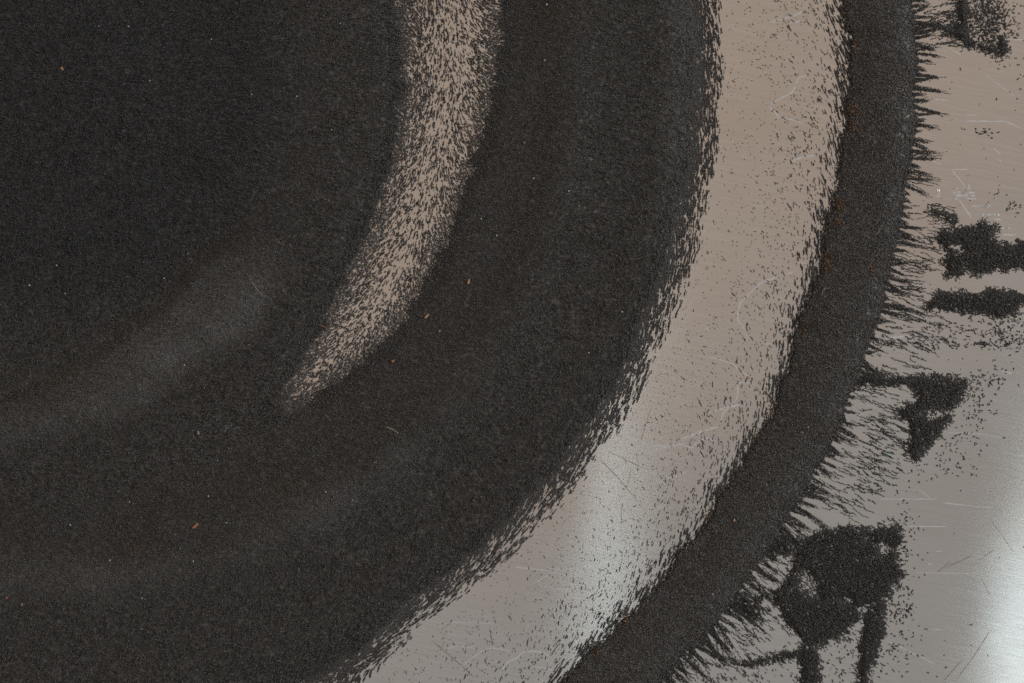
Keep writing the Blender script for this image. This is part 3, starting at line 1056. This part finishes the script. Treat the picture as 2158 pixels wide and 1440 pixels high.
def needle_mesh(i):
    """one jagged sliver, unit length 10 px, along +x"""
    m_ = 6
    u = np.linspace(-5, 5, m_)
    rad = np.array([0.25, 1.0, 1.3, 1.2, 0.9, 0.2]) * U(0.75, 1.25, m_)
    oy = np.cumsum(N(0, 0.45, m_))
    oy -= oy.mean()
    V, F = [], []
    for a in range(m_):
        for b in range(4):
            t = b * math.pi / 2 + 0.4 + U(-0.3, 0.3)
            V.append((u[a] + N(0, 0.25), oy[a] + rad[a] * math.cos(t), max(0.1, 1.0 + rad[a] * 0.9 * math.sin(t))))
    for a in range(m_ - 1):
        for b in range(4):
            F.append((a * 4 + b, a * 4 + (b + 1) % 4, a * 4 + 4 + (b + 1) % 4, a * 4 + 4 + b))
    V = np.array(V)
    F = np.array(F)
    F = np.concatenate([quads_to_tris(F), np.array([[0, 2, 1], [0, 3, 2], [20, 21, 22], [20, 22, 23]])])
    me = mesh_from('filings_needle', V + np.array([CX, CY, 0]), F, M_FIL, np.tile(iron(1), (len(V), 1)))
    return me


protos = [needle_mesh(i) for i in range(14)]
dbig = field_dir(xn[big], yn[big], N(0, 0.28, len(big)))
for i, q in enumerate(big):
    o = link('filings_needle', protos[i % 14], None, 'short black needle of filings lying on the bare curved band', 'needle', 'needles on the bare curved band')
    o.location = ((xn[q] - CX) * S, (CY - yn[q]) * S, 0)
    o.rotation_euler = (0, 0, math.atan2(-dbig[i][1], dbig[i][0]))
    f = size[q] * 1.15 / 10
    o.scale = (f, 0.55 + 0.45 * f, 0.6 + 0.3 * f)

# ------------------------------------------------------------------ debris: wood slivers, fibres, grit


def floor_z(x, y):
    a = np.array([x], float), np.array([y], float)
    if bed_solid(*a)[0]:
        return float(bed_height(*a)[0]) + 2.0
    if ring_solid(*a)[0]:
        return float(ring_height(*a)[0]) + 2.0
    return 0.2


def sliver(x, y, length, width, ang, mat, label, taper=0.4):
    m_ = 7
    u = np.linspace(-0.5, 0.5, m_)
    a = math.radians(ang)
    V, F = [], []
    z0 = floor_z(x, y)
    bend = np.cumsum(N(0, 0.03 * length, m_)) * 0.4
    for k in range(m_):
        w = width * 0.85 * (1 - (1 - taper) * (k / (m_ - 1))) * U(0.8, 1.15) * (0.45 if k in (0, m_ - 1) else 1)
        t = w * 0.6
        for (sx, sz) in ((-1, -0.6), (1, -0.6), (0.8, 1), (-0.7, 1)):
            lx, ly = u[k] * length, bend[k] + sx * w
            V.append((x + lx * math.cos(a) - ly * math.sin(a), y - lx * math.sin(a) - ly * math.cos(a), max(0.1, z0 + t * (1 + sz) * 0.9 + 0.6 * k / m_)))
    for k in range(m_ - 1):
        for b in range(4):
            F.append((k * 4 + b, k * 4 + (b + 1) % 4, k * 4 + 4 + (b + 1) % 4, k * 4 + 4 + b))
    F.append((3, 2, 1, 0))
    e = (m_ - 1) * 4
    F.append((e, e + 1, e + 2, e + 3))
    return link('wood_sliver', mesh_from('wood_sliver', np.array(V), np.array(F), mat), None, label, 'wood sliver', 'slivers lying on the filings')


sliver(987.5, 594, 12, 4.2, 78, M_WOOD, 'pale tan sliver standing out on the dark filings, uppermost of three in a row')
sliver(900, 667, 13, 4.4, 38, M_WOOD, 'pale tan sliver on the dark filings, middle of three in a row')
sliver(829, 761, 8, 4.2, 45, M_WOODR, 'small reddish brown chip on the dark filings, lowest of three in a row')
sliver(413, 1108, 17, 4.0, 40, M_WOODR, 'long pinkish sliver on the dark filings at the lower left', 0.8)
sliver(134, 147, 8, 4.5, -50, M_WOOD, 'tiny tan chip alone on the dark filings at the upper left')
sliver(18, 1258, 7, 3.0, 80, M_WOODR, 'tiny reddish chip on the filings at the left edge')
sliver(50, 1272, 5, 2.6, 70, M_WOOD, 'tiny tan crumb right of the reddish chip at the left edge')
sliver(420, 912, 9, 4.0, 100, M_LINT, 'pale grey green flake on the dark filings left of centre')
sliver(1546, 1095, 7, 4.0, 80, M_WOOD, 'tiny tan crumb on the outer ridge of filings')
sliver(1958, 836, 6, 2.6, 110, M_WOOD, 'tiny pale crumb on the hooked clump of filings')
sliver(1318, 1300, 8, 5.0, 20, M_WOOD, 'pale crumb at the inner edge of the ridge near the bottom')


def fibre(pts, rad, mat, label):
    p = np.array(pts, float)
    t = np.linspace(0, len(p) - 1, 14)
    q = np.column_stack([np.interp(t, range(len(p)), p[:, 0]), np.interp(t, range(len(p)), p[:, 1])])
    q += N(0, 0.25, q.shape)
    V, F = [], []
    tan = np.gradient(q, axis=0)
    tan /= np.linalg.norm(tan, axis=1, keepdims=True)
    zz = max(floor_z(*p[0]), floor_z(*p[-1])) + 2.5
    for k in range(14):
        nx, ny = -tan[k, 1], tan[k, 0]
        for b in range(5):
            a = b * 2 * math.pi / 5
            V.append((q[k, 0] + nx * rad * math.cos(a), q[k, 1] + ny * rad * math.cos(a), zz + rad * math.sin(a) + 1.0 * math.sin(k * 0.5)))
    for k in range(13):
        for b in range(5):
            F.append((k * 5 + b, k * 5 + (b + 1) % 5, k * 5 + 5 + (b + 1) % 5, k * 5 + 5 + b))
    link('lint_fibre', mesh_from('lint_fibre', np.array(V), np.array(F), mat), None, label, 'fibre', 'fibres lying on the filings')


fibre([(815, 899), (828, 904), (841, 913)], 0.85, M_LINT, 'short straight pale fibre on the dark filings below centre')
fibre([(674, 684), (682, 688), (694, 693)], 0.7, M_WOODR, 'fine brown hair at the lower left edge of the light inner band')
fibre([(533, 593), (538, 602), (545, 612), (556, 624)], 0.6, M_LINT, 'faint curved fibre at the right end of the grey sheen lobe')
fibre([(479, 900), (476, 910)], 0.7, M_DUSTB, 'tiny upright bluish fibre beside the pale flake left of centre')
fibre([(1738, 608), (1732, 613), (1731, 620)], 0.6, M_LINT, 'tiny curled fibre at the inner edge of the outer ridge')
fibre([(1840, 498), (1848, 490), (1853, 484)], 0.5, M_LINT, 'hair thin fibre lying on the outer ridge of filings')


def grit(x, y, s, mat):
    m_ = 9
    V, F = [], []
    z0 = floor_z(x, y) + 1.2
    for k, (zz, f) in enumerate(((-0.6, 0.7), (0.2, 1.0), (0.75, 0.6))):
        for b in range(6):
            a = b * math.pi / 3 + 0.3 * k
            rr = s * 0.5 * f * U(0.75, 1.2)
            V.append((x + rr * math.cos(a), y + rr * math.sin(a), max(0.1, z0 + s * 0.5 * zz)))
    for k in range(2):
        for b in range(6):
            c_, d_ = (b + 1) % 6, b
            F.append((k * 6 + d_, k * 6 + c_, k * 6 + 6 + c_))
            F.append((k * 6 + d_, k * 6 + 6 + c_, k * 6 + 6 + d_))
    for b in range(1, 5):
        F.append((12, 12 + b, 13 + b))
        F.append((0, b + 1, b))
    link('grit_speck', mesh_from('grit_speck', np.array(V), np.array(F), mat), None, 'tiny pale grit speck glinting on the dark filings', 'grit', 'pale grit specks on the filings')


for (gx, gy, gs, gm) in [(1152, 12, 5, 0), (1148, 129, 4, 0), (1105, 302, 4, 0), (927, 698, 4.5, 0), (1124, 377, 4.5, 0), (1198, 404, 4, 0), (1310, 658, 5, 0), (441, 1045, 4.5, 0), (479, 1101, 4.5, 1), (150, 1106, 5, 1), (234, 1180, 4.5, 1),
                         (275, 1057, 4, 0), (302, 1259, 4, 0), (410, 1181, 4, 0), (688, 1036, 4, 0), (273, 58, 4, 0), (211, 57, 3.6, 0), (65, 602, 4, 0), (140, 619, 4.5, 0), (348, 587, 4, 0), (532, 201, 4, 0), (447, 85, 3.6, 0), (318, 172, 3.6, 0),
                         (718, 52, 4, 1), (391, 770, 3.8, 0), (922, 1203, 4, 0), (627, 205, 4, 0), (700, 275, 4, 0), (460, 970, 3.6, 1), (744, 1053, 4, 1), (1014, 462, 4, 0), (1047, 497, 4, 0), (122, 560, 4, 0), (1240, 744, 4.2, 0), (1500, 1250, 3.6, 0), (1700, 900, 3.4, 0)]:
    grit(gx, gy, gs, M_DUSTB if gm else M_DUST)
